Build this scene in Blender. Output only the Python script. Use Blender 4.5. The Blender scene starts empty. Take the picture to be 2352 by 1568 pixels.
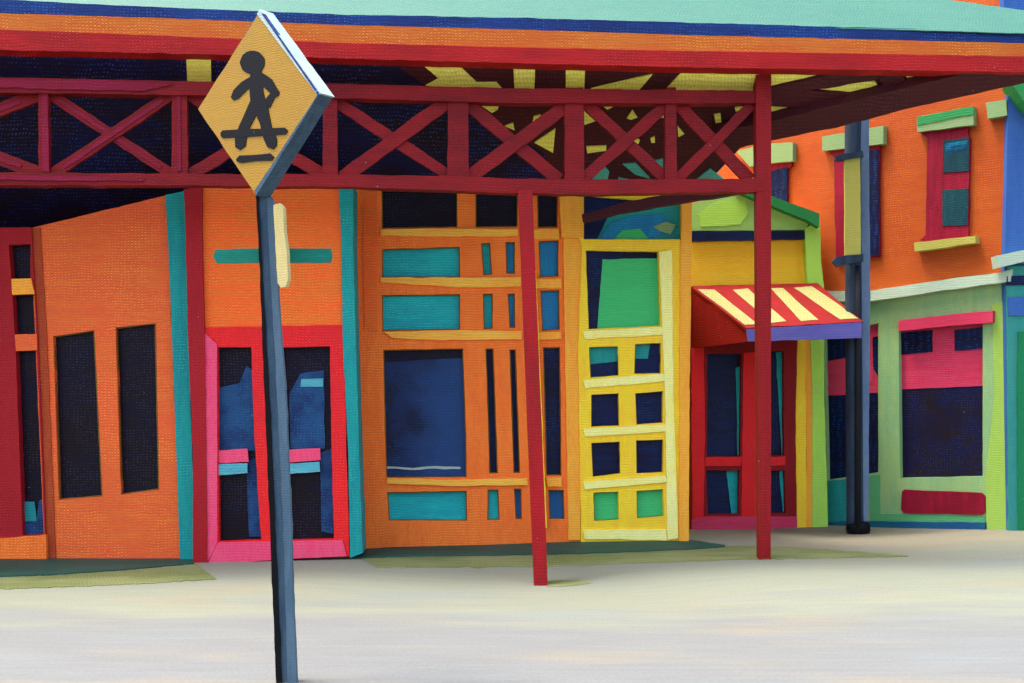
import bpy, math, random
from mathutils import Vector, geometry, noise

random.seed(7)
S = bpy.context.scene
COL = S.collection

# ------------------------------------------------------------------ camera model
# the street is laid out on real planes; W x H survey frame, level camera with a rising front
W, H, F, CX, HY, EYE = 2352, 1568, 2700.0, 1176.0, 925.0, 1.6
cam_d = bpy.data.cameras.new('camera'); cam = bpy.data.objects.new('camera', cam_d); COL.objects.link(cam)
cam.location = (0, 0, EYE); cam.rotation_euler = (math.radians(90), 0, 0)
cam_d.sensor_width = 36; cam_d.lens = 36 * F / W; cam_d.shift_y = (HY - H / 2) / W
cam_d.clip_end = 2000; cam_d.clip_start = 0.05
S.camera = cam

def lin(c):
    c = c / 255.0
    return c / 12.92 if c <= 0.04045 else ((c + 0.055) / 1.055) ** 2.4

# ------------------------------------------------------------------ materials
MATS = {}
GAIN = 0.63
TINT = (1.0, 1.0, 0.86)      # pigments lean a little warm
TONE = {}
for nm in 'orangeleft orangepanel orangegrid ochre orangebright yellow paleyellow amber red rose tealpost teal bluepane steelpane tealwall kelly doorblue'.split(): TONE[nm] = 1.75
for nm in 'orangebrick palegrey shopgreen sage crimson pink lime blue aqua stripecream stripered lilac greenedge signyellow signwhite slate slatelight'.split(): TONE[nm] = 0.85
TONE.update(stripecream=0.62, orangegrid=2.05, orangeleft=2.0, orangebright=2.0, orangepanel=1.9, red=1.75, rose=1.75, signyellow=0.78, gablegreen=1.9, teal=2.5, bluepane=2.1, tealpost=1.75, steelpane=1.7, tealwall=1.6, orangebrick=1.0, blue=1.3, lime=1.25, roofteal=0.68, crimson=1.05, sage=1.0, brickred=1.15, ochre=2.6, trussred=1.0, darkred=1.1, fascianavy=1.3, trusspink=0.62, black=0.45, lampdark=1.5, lampblack=1.2, lilac=1.35, pink=1.5, shopgreen=1.15, palegrey=1.2, deepteal=0.8, bladecream=1.15, postred=0.95, navy=0.8, plum=0.62, orangefascia=1.0, beamred=1.0, kerbgreen=1.5, moss=0.85,
            skylight=2.2, maroon=0.95, soffit=1.0, paleyellow=2.4, yellow=2.4, amber=2.4, gablesage=1.7, limepost=1.9, kelly=1.8, slate=0.7, slatelight=0.75, display=0.85, doorblue=1.0)
def L(rgb, k=1.0):
    c = [lin(c) * GAIN * k * t for c, t in zip(rgb, TINT)]
    q = min(1.0, 0.93 / max(c))
    return tuple(v * q for v in c) + (1,)

def paint(name, c1, c2=None, amt=0.5, dr='h', speck=None, sk=0.35, rough=0.6, p=0.034, s=1.0, k=1.0, bump=0.28, spec=0.14, big=None, reflection=None):
    """weathered brush-painted surface: two brushed tones, a coarse woven grain and rubbed flecks"""
    m = bpy.data.materials.new(name); m.use_nodes = True
    nt = m.node_tree; N = nt.nodes; Lk = nt.links
    for n in list(N): N.remove(n)
    out = N.new('ShaderNodeOutputMaterial'); bs = N.new('ShaderNodeBsdfPrincipled'); Lk.new(bs.outputs[0], out.inputs[0])
    g = N.new('ShaderNodeNewGeometry')
    def mapping(sc, off=(0, 0, 0)):
        mp = N.new('ShaderNodeMapping'); mp.inputs['Scale'].default_value = sc; mp.inputs['Location'].default_value = off
        Lk.new(g.outputs['Position'], mp.inputs[0]); return mp.outputs[0]
    def nz(vec, scale, det=4, r=0.6):
        t = N.new('ShaderNodeTexNoise'); t.inputs['Scale'].default_value = scale; t.inputs['Detail'].default_value = det
        t.inputs['Roughness'].default_value = r; Lk.new(vec, t.inputs['Vector']); return t.outputs['Fac']
    def mr(v, a, b, c=0.0, d=1.0, smooth=True):
        r = N.new('ShaderNodeMapRange'); r.interpolation_type = 'SMOOTHSTEP' if smooth else 'LINEAR'
        r.inputs[1].default_value = a; r.inputs[2].default_value = b; r.inputs[3].default_value = c; r.inputs[4].default_value = d
        Lk.new(v, r.inputs[0]); return r.outputs[0]
    def mth(op, a, b=None):
        r = N.new('ShaderNodeMath'); r.operation = op
        for i, v in enumerate((a, b)):
            if v is None: continue
            if isinstance(v, (int, float)): r.inputs[i].default_value = v
            else: Lk.new(v, r.inputs[i])
        return r.outputs[0]
    def mix(f, a, b, mode='MIX'):
        r = N.new('ShaderNodeMix'); r.data_type = 'RGBA'; r.blend_type = mode
        if isinstance(f, (int, float)): r.inputs[0].default_value = f
        else: Lk.new(f, r.inputs[0])
        for i, v in ((6, a), (7, b)):
            if isinstance(v, tuple): r.inputs[i].default_value = v
            else: Lk.new(v, r.inputs[i])
        return r.outputs[2]
    h = random.uniform(0, 50); k = k * TONE.get(name, 1.0)
    st = {'h': (1.2 * s, 1.2 * s, 9 * s), 'v': (9 * s, 9 * s, 1.2 * s), 'n': (3 * s, 3 * s, 3 * s), 'g': (0.35, 2.6, 1)}[dr]
    if c2 is None: c2 = tuple(min(255, c * 0.9 + 6) for c in c1)
    streak = nz(mapping(st, (h, h, h)), 1.6, 5, 0.62)
    blot = nz(mapping((1, 1, 1), (h, 0, h)), 1.3 * s, 3, 0.5)
    f = mth('ADD', mth('MULTIPLY', streak, 0.55), mth('MULTIPLY', blot, 0.45))
    col = mix(mth('MULTIPLY', mr(f, 0.40, 0.60), amt), L(c1, k), L(c2, k))
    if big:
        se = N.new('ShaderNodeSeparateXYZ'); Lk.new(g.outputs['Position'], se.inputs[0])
        col = mix(mr(mth('ADD', blot, reflection(mth, se)) if reflection else blot, 0.36, 0.66), col, L(big, k))
    # fine brush hair
    fine = nz(mapping(tuple(6 * q for q in st), (h, 1, 2)), 2.2, 2, 0.5)
    col = mix(1.0, col, mix(mr(fine, 0.3, 0.7), (0.91, 0.91, 0.91, 1), (1.06, 1.06, 1.06, 1)), 'MULTIPLY')
    # woven grain
    sep = N.new('ShaderNodeSeparateXYZ')
    wob = N.new('ShaderNodeTexNoise'); wob.inputs['Scale'].default_value = 5.0; Lk.new(g.outputs['Position'], wob.inputs['Vector'])
    vm = N.new('ShaderNodeVectorMath'); vm.operation = 'MULTIPLY_ADD'; Lk.new(wob.outputs['Color'], vm.inputs[0]); vm.inputs[1].default_value = (0.05,) * 3
    Lk.new(g.outputs['Position'], vm.inputs[2]); Lk.new(vm.outputs[0], sep.inputs[0])
    if dr == 'g': A, B = sep.outputs[0], mth('MULTIPLY', sep.outputs[1], 0.35)
    else: A, B = mth('ADD', sep.outputs[0], mth('MULTIPLY', sep.outputs[1], -0.4 if name in ('orangebrick', 'shopgreen', 'pink', 'crimson', 'sage', 'palegrey', 'mint', 'lime', 'deepteal', 'windownavy') else 0.5)), sep.outputs[2]
    wa = mth('SINE', mth('MULTIPLY', A, 2 * math.pi / p)); wb = mth('SINE', mth('MULTIPLY', B, 2 * math.pi / (p * 0.82)))
    weave = mth('ADD', mth('MULTIPLY', wa, wb), mth('MULTIPLY', wb, 0.6))
    patch = mr(nz(mapping((1, 1, 1), (3, h, 1)), 2.3 * s, 4, 0.6), 0.36, 0.6)
    if speck is not None:
        sf = mth('MULTIPLY', mth('MULTIPLY', mr(weave, 0.1, 1.2), patch), mth('MULTIPLY', mr(nz(mapping((1, 1, 1), (h, h, 0)), 30 / s, 2, 0.5), 0.38, 0.6), min(1.0, sk * 1.8)))
        col = mix(sf, col, L(speck, k))
    wmul = mth('MULTIPLY', mth('MULTIPLY', weave, mth('ADD', mth('MULTIPLY', patch, 0.7), 0.3)), 0.17)
    add = N.new('ShaderNodeCombineColor')
    one = mth('ADD', wmul, 1.0)
    for i in range(3): Lk.new(one, add.inputs[i])
    col = mix(1.0, col, add.outputs[0], 'MULTIPLY')
    vo = N.new('ShaderNodeTexVoronoi'); vo.inputs['Scale'].default_value = 9.0 * s; Lk.new(g.outputs['Position'], vo.inputs['Vector'])
    chip = mth('MULTIPLY', mr(vo.outputs['Distance'], 0.03, 0.07, 1.0, 0.0), mr(nz(mapping((1, 1, 1), (h, 7, 3)), 3.1, 2, 0.5), 0.56, 0.6))
    col = mix(mth('MULTIPLY', chip, 0.35), col, (0.5, 0.5, 0.45, 1))
    Lk.new(col, bs.inputs['Base Color'])
    bs.inputs['Roughness'].default_value = rough
    bs.inputs['Specular IOR Level'].default_value = spec
    bp = N.new('ShaderNodeBump'); bp.inputs['Strength'].default_value = bump; bp.inputs['Distance'].default_value = p * 0.18
    hh = mth('ADD', mth('MULTIPLY', weave, 0.35), mth('MULTIPLY', fine, 0.7)); Lk.new(hh, bp.inputs['Height']); Lk.new(bp.outputs[0], bs.inputs['Normal'])
    MATS[name] = m
    return m

DK = (60, 95, 170)
paint('navy', (26, 24, 62), (22, 40, 105), 0.8, speck=(40, 90, 170), sk=0.6, rough=0.4, spec=0.12)
paint('plum', (42, 28, 38), (30, 26, 62), 0.7, speck=(85, 80, 110), sk=0.5, rough=0.45, spec=0.1)
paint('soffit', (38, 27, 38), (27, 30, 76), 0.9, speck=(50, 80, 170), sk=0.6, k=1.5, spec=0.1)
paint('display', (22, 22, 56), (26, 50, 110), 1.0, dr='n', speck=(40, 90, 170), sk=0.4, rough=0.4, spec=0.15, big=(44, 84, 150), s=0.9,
      reflection=lambda mth, se: mth('ADD', mth('MULTIPLY', mth('ADD', se.outputs[0], 0.95), 0.7), mth('MULTIPLY', mth('SUBTRACT', 1.45, se.outputs[2]), 0.16)))  # navy-to-blue reflection across the big pane, put into its colour
paint('doorblue', (26, 54, 112), (38, 88, 146), 1.0, dr='n', speck=(60, 130, 180), rough=0.4)
paint('teal', (22, 124, 134), (24, 140, 142), 0.8, speck=(60, 175, 175), dr='h')
paint('tealpost', (20, 124, 130), (26, 140, 138), 0.8, speck=(60, 165, 170), dr='v')
paint('bluepane', (28, 100, 152), (30, 120, 160), 0.9, dr='v', speck=(50, 140, 190))
paint('steelpane', (30, 84, 138), (44, 90, 150), 0.8, dr='v')
paint('orangeleft', (200, 84, 42), (204, 98, 40), 0.9, big=(208, 80, 44), speck=(235, 130, 60), sk=0.5)
paint('orangepanel', (226, 90, 36), (212, 100, 36), 0.9, speck=(245, 130, 50), sk=0.5)
paint('orangegrid', (214, 96, 36), (222, 108, 42), 0.9, dr='v', speck=(245, 150, 60), sk=0.7)
paint('orangebright', (236, 150, 50), (240, 166, 56), 0.9, dr='v', speck=(250, 190, 80))
paint('ochre', (208, 152, 58), (220, 140, 52), 0.8)
paint('olive', (160, 104, 36), (140, 112, 44), 0.8, speck=(110, 115, 50))
paint('orangefascia', (226, 108, 42), (230, 124, 48), 0.9, speck=(245, 165, 60), sk=0.8)
paint('orangebrick', (206, 88, 34), (216, 100, 36), 0.9, speck=(238, 130, 50), sk=0.6)
paint('yellow', (244, 204, 44), (240, 186, 48), 0.9, dr='v', speck=(250, 225, 90), sk=0.5)
paint('paleyellow', (244, 234, 150), (240, 224, 122), 0.8, dr='v')
paint('amber', (238, 184, 44), (240, 196, 50), 0.8, speck=(248, 210, 80))
paint('lime', (160, 198, 88), (168, 204, 96), 0.8, dr='v', speck=(190, 215, 110))
paint('gablegreen', (166, 208, 82), (160, 204, 86), 0.8)
paint('gablesage', (158, 198, 104), (150, 192, 110), 0.7)
paint('limepost', (162, 206, 84), (150, 196, 80), 0.8, dr='v', speck=(190, 215, 110))
paint('windownavy', (26, 24, 66), (38, 26, 36), 1.0, dr='n', speck=(36, 70, 150), sk=0.5, spec=0.12)
paint('greenedge', (64, 176, 100), (70, 180, 104), 0.5)
paint('sage', (158, 190, 136), (150, 186, 128), 0.6)
paint('shopgreen', (148, 194, 142), (168, 202, 136), 1.0, dr='v', speck=(120, 195, 130))
paint('mint', (104, 194, 132), (110, 200, 140), 0.6)
paint('kelly', (62, 172, 102), (66, 178, 108), 0.5)
paint('palegrey', (206, 222, 204), (190, 214, 196), 0.8)
paint('pink', (206, 60, 96), (196, 48, 84), 0.8, speck=(222, 90, 120))
paint('crimson', (168, 20, 56), (140, 14, 40), 0.9, dr='v', speck=(200, 40, 90), sk=0.5)
paint('red', (216, 32, 34), (204, 32, 40), 0.8, dr='v', speck=(235, 60, 50))
paint('rose', (216, 64, 104), (218, 78, 112), 0.8, dr='v')
paint('brickred', (178, 28, 38), (186, 30, 40), 0.8, dr='v', speck=(205, 50, 60))
paint('darkred', (148, 24, 28), (162, 26, 32), 0.9, dr='v', speck=(180, 40, 50))
paint('deepteal', (24, 92, 104), (26, 70, 92), 0.9, dr='v', speck=(60, 140, 160))
paint('trussred', (146, 24, 28), (122, 22, 28), 0.9, dr='h', speck=(175, 40, 48), k=1.15)
paint('trusspink', (182, 30, 76), (168, 26, 56), 0.9, dr='h', speck=(205, 60, 100), k=1.15)  # magenta highlight on the left truss members, put in as colour
paint('postred', (182, 20, 28), (156, 24, 28), 0.9, dr='v', speck=(190, 40, 50))
paint('beamred', (200, 32, 34), (176, 28, 32), 0.9, dr='h', speck=(215, 60, 55), sk=0.6)
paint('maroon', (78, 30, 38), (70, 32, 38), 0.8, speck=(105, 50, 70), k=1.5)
paint('skylight', (216, 208, 104), (220, 210, 90), 0.7, speck=(190, 195, 120), k=1.6)
paint('dimteal', (84, 176, 170), (90, 184, 176), 0.6, k=1.4)
paint('roofteal', (112, 198, 182), (122, 204, 186), 0.8, dr='h', k=0.6)
paint('fascianavy', (26, 58, 128), (24, 42, 100), 0.9, dr='h', speck=(40, 100, 180), sk=0.5)
paint('blue', (52, 98, 178), (64, 106, 186), 0.8, dr='v')
paint('tealwall', (34, 130, 136), (40, 150, 140), 0.8, dr='v')
paint('bluebase', (34, 94, 156), (28, 112, 140), 0.9)
paint('aqua', (66, 176, 172), (80, 184, 176), 0.6, dr='v')
paint('deepgreen', (30, 140, 92), (34, 150, 96), 0.6, dr='v')
paint('lilac', (112, 102, 182), (98, 92, 174), 0.8)
paint('stripecream', (232, 230, 158), (226, 224, 144), 0.5)
paint('stripered', (176, 26, 32), (160, 32, 32), 0.9)
paint('signyellow', (208, 158, 44), (202, 152, 50), 0.8, s=2, p=0.018, rough=0.45)
paint('black', (30, 29, 36), (26, 26, 32), 0.6, s=2, p=0.018, spec=0.1)
paint('signwhite', (212, 230, 230), (196, 220, 224), 0.7, s=2, p=0.018)
paint('slate', (72, 100, 132), (94, 124, 152), 0.9, dr='v', s=2, p=0.018)
paint('slatelight', (112, 142, 170), (96, 126, 156), 0.8, dr='v', s=2, p=0.018)  # lit copy of slate for the post's right side
paint('lampdark', (44, 60, 84), (34, 44, 60), 0.9, dr='v')
paint('lampblack', (34, 36, 46), (28, 32, 40), 0.8, dr='v')
paint('polelit', (104, 128, 168), (120, 142, 178), 0.9, dr='v')
paint('bannercream', (214, 204, 104), (206, 198, 96), 0.7)
paint('bladecream', (222, 202, 142), (214, 192, 126), 0.7, dr='v', s=2, p=0.018)
paint('bladeteal', (24, 134, 116), (30, 144, 130), 0.9, s=2, p=0.018)
paint('cyan', (96, 190, 214), (120, 206, 222), 0.8)
paint('rust', (200, 74, 40), (206, 92, 42), 0.9, dr='v', speck=(235, 120, 60))
paint('kerbgreen', (34, 80, 72), (26, 66, 62), 0.9, dr='g', speck=(50, 95, 90))  # colour of the painted contact shadow at the wall foot
paint('moss', (132, 146, 94), (160, 168, 122), 0.9, dr='g', speck=(170, 180, 110), sk=0.6)  # olive of the painted canopy and post shadows

def ground_material():
    m = bpy.data.materials.new('ground_paint'); m.use_nodes = True
    nt = m.node_tree; N = nt.nodes; Lk = nt.links; bs = N['Principled BSDF']
    g = N.new('ShaderNodeNewGeometry')
    def noi(sc, scale, det, off=(0, 0, 0)):
        mp = N.new('ShaderNodeMapping'); mp.inputs['Scale'].default_value = sc; mp.inputs['Location'].default_value = off
        Lk.new(g.outputs['Position'], mp.inputs[0])
        t = N.new('ShaderNodeTexNoise'); t.inputs['Scale'].default_value = scale; t.inputs['Detail'].default_value = det
        Lk.new(mp.outputs[0], t.inputs['Vector']); return t.outputs['Fac']
    def mr(v, a, b, c=0, d=1):
        r = N.new('ShaderNodeMapRange'); r.interpolation_type = 'SMOOTHSTEP'
        for i, q in enumerate((a, b, c, d)): r.inputs[i + 1].default_value = q
        Lk.new(v, r.inputs[0]); return r.outputs[0]
    def mix(f, a, b, mode='MIX'):
        r = N.new('ShaderNodeMix'); r.data_type = 'RGBA'; r.blend_type = mode
        if isinstance(f, (int, float)): r.inputs[0].default_value = f
        else: Lk.new(f, r.inputs[0])
        for i, v in ((6, a), (7, b)):
            if isinstance(v, tuple): r.inputs[i].default_value = v
            else: Lk.new(v, r.inputs[i])
        return r.outputs[2]
    def mth(op, a, b):
        r = N.new('ShaderNodeMath'); r.operation = op
        for i, v in enumerate((a, b)):
            if isinstance(v, (int, float)): r.inputs[i].default_value = v
            else: Lk.new(v, r.inputs[i])
        return r.outputs[0]
    k = GROUND_K
    def L(rgb, k): return tuple(lin(c) * k * t for c, t in zip(rgb, (1.0, 1.01, 0.94))) + (1,)
    sep = N.new('ShaderNodeSeparateXYZ'); Lk.new(g.outputs['Position'], sep.inputs[0])
    st = noi((0.4, 1.7, 1), 1.2, 6)
    st2 = noi((0.9, 9, 1), 1.6, 5, (5, 2, 0))
    yy = mth('ADD', sep.outputs[1], mth('MULTIPLY', mth('SUBTRACT', st, 0.5), 3.4))
    col = mix(mr(yy, 7.9, 9.7), L((180, 183, 184), k), L((200, 206, 184), k))
    # tan paving toward the far right, warm scuffs and cool scuffs
    xx = mth('ADD', sep.outputs[0], mth('MULTIPLY', mth('SUBTRACT', st, 0.5), 2.0))
    tan = mth('MULTIPLY', mr(xx, 1.6, 3.0), mr(yy, 11.2, 12.6))
    col = mix(tan, col, L((206, 196, 168), k))
    warm = mth('MULTIPLY', mr(noi((0.55, 1.5, 1), 0.9, 6, (9.6, 4, 0)), 0.52, 0.72), 0.55)
    col = mix(warm, col, L((212, 198, 168), k))
    cool = mth('MULTIPLY', mr(noi((0.5, 1.4, 1), 1.0, 6, (2, 14, 0)), 0.5, 0.72), 0.5)
    col = mix(cool, col, L((184, 196, 200), k))
    col = mix(1.0, col, mix(mr(st2, 0.3, 0.7), (0.95, 0.95, 0.95, 1), (1.04, 1.04, 1.04, 1)), 'MULTIPLY')
    gr = noi((30, 12, 1), 1.6, 2)
    col = mix(1.0, col, mix(mr(gr, 0.3, 0.7), (0.95, 0.95, 0.95, 1), (1.04, 1.04, 1.04, 1)), 'MULTIPLY')
    Lk.new(col, bs.inputs['Base Color']); bs.inputs['Roughness'].default_value = 0.75
    bs.inputs['Specular IOR Level'].default_value = 0.2
    bp = N.new('ShaderNodeBump'); bp.inputs['Strength'].default_value = 0.25; bp.inputs['Distance'].default_value = 0.01
    Lk.new(mth('ADD', gr, st2), bp.inputs['Height']); Lk.new(bp.outputs[0], bs.inputs['Normal'])
    MATS['ground'] = m
GROUND_K = 0.33
ground_material()

# ------------------------------------------------------------------ geometry helpers
class Plane:
    def __init__(self, p, n): self.p = Vector(p); self.n = Vector(n).normalized()
def vplane(ua, Ya, ub, Yb):
    """vertical plane through depth Ya at survey column ua and depth Yb at column ub"""
    a = Vector(((ua - CX) * Ya / F, Ya, 0)); b = Vector(((ub - CX) * Yb / F, Yb, 0))
    d = b - a; n = Vector((d.y, -d.x, 0))
    if n.y > 0: n = -n
    return Plane(a, n)
O = Vector((0, 0, EYE))
def hit(u, v, pl, off=0.0):
    d = Vector(((u - CX) / F, 1, (HY - v) / F))
    t = ((pl.p + pl.n * off) - O).dot(pl.n) / d.dot(pl.n)
    return O + d * t

def wob(poly, jit, step=16):
    """hand-cut outline: subdivide and let the edge wander a little"""
    if jit <= 0: return list(poly)
    out = []; ph = random.uniform(0, 100)
    n = len(poly); acc = 0
    for i in range(n):
        a, b = poly[i], poly[(i + 1) % n]
        ln = math.hypot(b[0] - a[0], b[1] - a[1]); k = max(1, min(60, int(ln / step)))
        dx, dy = (b[0] - a[0]) / max(ln, 1e-6), (b[1] - a[1]) / max(ln, 1e-6)
        for j in range(k):
            t = j / k; s = acc + ln * t
            w = noise.noise(Vector((s / 38.0, ph, 0))) * jit * 1.3 + noise.noise(Vector((s / 11.0, ph, 5))) * jit * 0.7
            if j == 0: w *= 0.5
            out.append((a[0] + (b[0] - a[0]) * t - dy * w, a[1] + (b[1] - a[1]) * t + dx * w))
        acc += ln
    return out

class MB:
    def __init__(self): self.v = []; self.f = []; self.m = []; self.mats = []
    def mi(self, mat):
        m = MATS[mat]
        if m not in self.mats: self.mats.append(m)
        return self.mats.index(m)
    def loops(self, front, back, mat):
        """front/back: lists of loops (outer first, then holes) of 3D points"""
        i = self.mi(mat); base = len(self.v)
        ff = [p for lp in front for p in lp]; bb = [p for lp in back for p in lp]; n = len(ff)
        self.v += ff + bb
        nrm = (front[0][0] - back[0][0])
        tris = geometry.tessellate_polygon([[Vector(p) for p in lp] for lp in front])
        for t in tris:
            a, b, c = (ff[q] for q in t)
            nn = (b - a).cross(c - a)
            if nn.length < 1e-12: continue
            t = t if nn.dot(nrm) > 0 else t[::-1]
            self.f.append(tuple(base + q for q in t)); self.m.append(i)
            self.f.append(tuple(base + n + q for q in t[::-1])); self.m.append(i)
        o = 0
        for li, lp in enumerate(front):
            k = len(lp)
            ar = Vector((0, 0, 0))
            for q in range(k): ar += lp[q].cross(lp[(q + 1) % k])
            sgn = ar.dot(nrm) > 0
            if li > 0: sgn = not sgn
            for q in range(k):
                a, b = o + q, o + (q + 1) % k
                fc = (base + a, base + n + a, base + n + b, base + b)
                self.f.append(fc if sgn else fc[::-1]); self.m.append(i)
            o += k
    def slab(self, poly, pl, mat, d=0.0, t=0.05, holes=(), jit=1.0):
        fl = [wob(poly, jit)] + [wob(h, jit * 0.8) for h in holes]
        front = [[hit(u, v, pl, d) for u, v in lp] for lp in fl]
        back = [[p - pl.n * t for p in lp] for lp in front]
        self.loops(front, back, mat); return self
    def bar(self, a, b, w, pl, mat, d=0.0, t=0.05, w2=None, jit=1.0):
        w2 = w2 or w
        dx, dy = b[0] - a[0], b[1] - a[1]; ln = math.hypot(dx, dy); nx, ny = -dy / ln, dx / ln
        return self.slab([(a[0] + nx * w / 2, a[1] + ny * w / 2), (b[0] + nx * w2 / 2, b[1] + ny * w2 / 2),
                          (b[0] - nx * w2 / 2, b[1] - ny * w2 / 2), (a[0] - nx * w / 2, a[1] - ny * w / 2)], pl, mat, d, t, jit=jit)
    def tube(self, pts, rs, mat, n=12, rot=0.0):
        i = self.mi(mat); base = len(self.v)
        for q, (p, r) in enumerate(zip(pts, rs)):
            p = Vector(p)
            a = Vector(pts[min(q + 1, len(pts) - 1)]) - Vector(pts[max(q - 1, 0)])
            a.normalize(); x = a.cross(Vector((0, 1, 0.01))).normalized(); y = a.cross(x)
            for k in range(n):
                an = rot + 2 * math.pi * k / n
                self.v.append(p + x * r * math.cos(an) + y * r * math.sin(an))
        for q in range(len(pts) - 1):
            for k in range(n):
                a = base + q * n + k; b = base + q * n + (k + 1) % n
                self.f.append((a, a + n, b + n, b)); self.m.append(i)
        self.f.append(tuple(base + k for k in range(n))); self.m.append(i)
        e = base + (len(pts) - 1) * n
        self.f.append(tuple(e + k for k in range(n))[::-1]); self.m.append(i)
        return self
    def build(self, name, parent=None, bevel=0.0, smooth=False):
        me = bpy.data.meshes.new(name)
        xs = [p.x for p in self.v]; ys = [p.y for p in self.v]; zs = [p.z for p in self.v]
        c = Vector(((min(xs) + max(xs)) / 2, (min(ys) + max(ys)) / 2, min(zs)))
        me.from_pydata([p - c for p in self.v], [], self.f)
        for m in self.mats: me.materials.append(m)
        me.polygons.foreach_set('material_index', self.m)
        if smooth: me.polygons.foreach_set('use_smooth', [True] * len(self.f))
        me.update()
        o = bpy.data.objects.new(name, me); COL.objects.link(o)
        o.parent = parent
        pw = Vector((0, 0, 0)); q = parent
        while q is not None: pw += q.location; q = q.parent
        o.location = c - pw
        return o

def thing(name, label, cat, loc, group=None):
    o = bpy.data.objects.new(name, None); COL.objects.link(o); o.location = loc
    o.empty_display_size = 0.3
    o['label'] = label; o['category'] = cat
    if group: o['group'] = group
    return o
def slab(name, poly, pl, mat, parent, d=0.0, t=0.05, holes=(), jit=1.0):
    return MB().slab(poly, pl, mat, d, t, holes, jit).build(name, parent)
def grow(poly, k):
    cx = sum(p[0] for p in poly) / len(poly); cy = sum(p[1] for p in poly) / len(poly)
    out = []
    for x, y in poly:
        out.append((x + (k if x > cx else -k), y + (k if y > cy else -k)))
    return out
def window(hole, pl, parent, framemat, panemat, depth=0.07, ring=3, name='window', extra=()):
    """frame ring inside the wall opening, pane behind; extra = [(part name, polygon, material)] hung just in front of the pane"""
    fr = slab('window_frame' if name == 'window' else name, grow(hole, 2.0), pl, framemat, parent, d=-depth * 0.45, t=0.03, holes=[grow(hole, -ring)], jit=0.8)
    fr.name = name
    MB().slab(grow(hole, 2.5), pl, panemat, d=-depth, t=0.012, jit=0).build('pane', fr)
    for i, (nm, poly, mt) in enumerate(extra):
        MB().slab(poly, pl, mt, d=-depth + 0.008 + 0.005 * i, t=0.006, jit=1.2).build(nm, fr)
    return fr

# ------------------------------------------------------------------ ground
CTRL = [(-9, 12, 0), (-4.9, 12, 0.0), (-3, 11.8, 0.0), (-1.8, 12.3, 0.02), (-1.0, 12.6, 0.05), (0.25, 10.9, -0.085), (2.47, 11.6, 0.062), (1, 12.9, 0.075), (1.8, 13, 0.068),
        (2.4, 14.8, 0.0), (3.2, 14.8, 0.0), (3.9, 13.9, 0.05), (4.7, 14.6, 0.06), (5.7, 13.5, 0.16), (6.6, 13.4, 0.17), (9, 13.4, 0.17),
        (0, 8, 0), (-4, 8, 0), (4, 8, 0), (0, 4, 0), (-3, 4, 0), (3, 4, 0), (-5, 10, 0), (5, 10, 0.04), (0, 17, 0), (-6, 17, 0), (8, 17, 0.1), (14, 10, 0), (-14, 10, 0), (0, -5, 0)]
def gh(x, y):
    r = math.hypot(x, y - 10)
    fade = 1.0 if r < 14 else max(0.0, 1 - (r - 14) / 10)
    if fade == 0: return 0.0
    sw = sz = 0.0
    for cx, cy, cz in CTRL:
        w = math.exp(-((x - cx) ** 2 + (y - cy) ** 2) / 1.6) + 1e-6
        sw += w; sz += w * cz
    return sz / sw * fade
def G(u, v, dz=0.0):
    Y = EYE * F / (v - HY)
    for _ in range(12):
        z = gh((u - CX) * Y / F, Y) + dz
        Y = (EYE - z) * F / (v - HY)
    return Vector(((u - CX) * Y / F, Y, EYE - (v - HY) * Y / F))
def grid_sheet(name, x0, x1, xs, ys, mat, label_kind='structure'):
    vs, fs = [], []
    for y in ys:
        for x in xs: vs.append((x, y, gh(x, y)))
    nx = len(xs)
    for j in range(len(ys) - 1):
        for i in range(nx - 1):
            a = j * nx + i; fs.append((a, a + 1, a + nx + 1, a + nx))
    me = bpy.data.meshes.new(name); me.from_pydata(vs, [], fs); me.materials.append(MATS[mat])
    me.polygons.foreach_set('use_smooth', [True] * len(fs))
    o = bpy.data.objects.new(name, me); COL.objects.link(o); o['kind'] = label_kind
    return o
def rng(a, b, s):
    n = int(round((b - a) / s)); return [a + (b - a) * i / n for i in range(n + 1)]
XS = [-600, -120, -40, -24] + rng(-14, 14, 0.25) + [24, 40, 120, 600]
o = grid_sheet('road', 0, 0, XS, [-400, -60, -20] + rng(-6, 9.25, 0.25), 'ground')
o['label'] = 'pale grey open roadway in the foreground'
o = grid_sheet('pavement', 0, 0, XS, rng(9.25, 19, 0.25) + [24, 40, 120, 900], 'ground')
o['label'] = 'pale sage and sand coloured pavement along the shopfronts'

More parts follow.
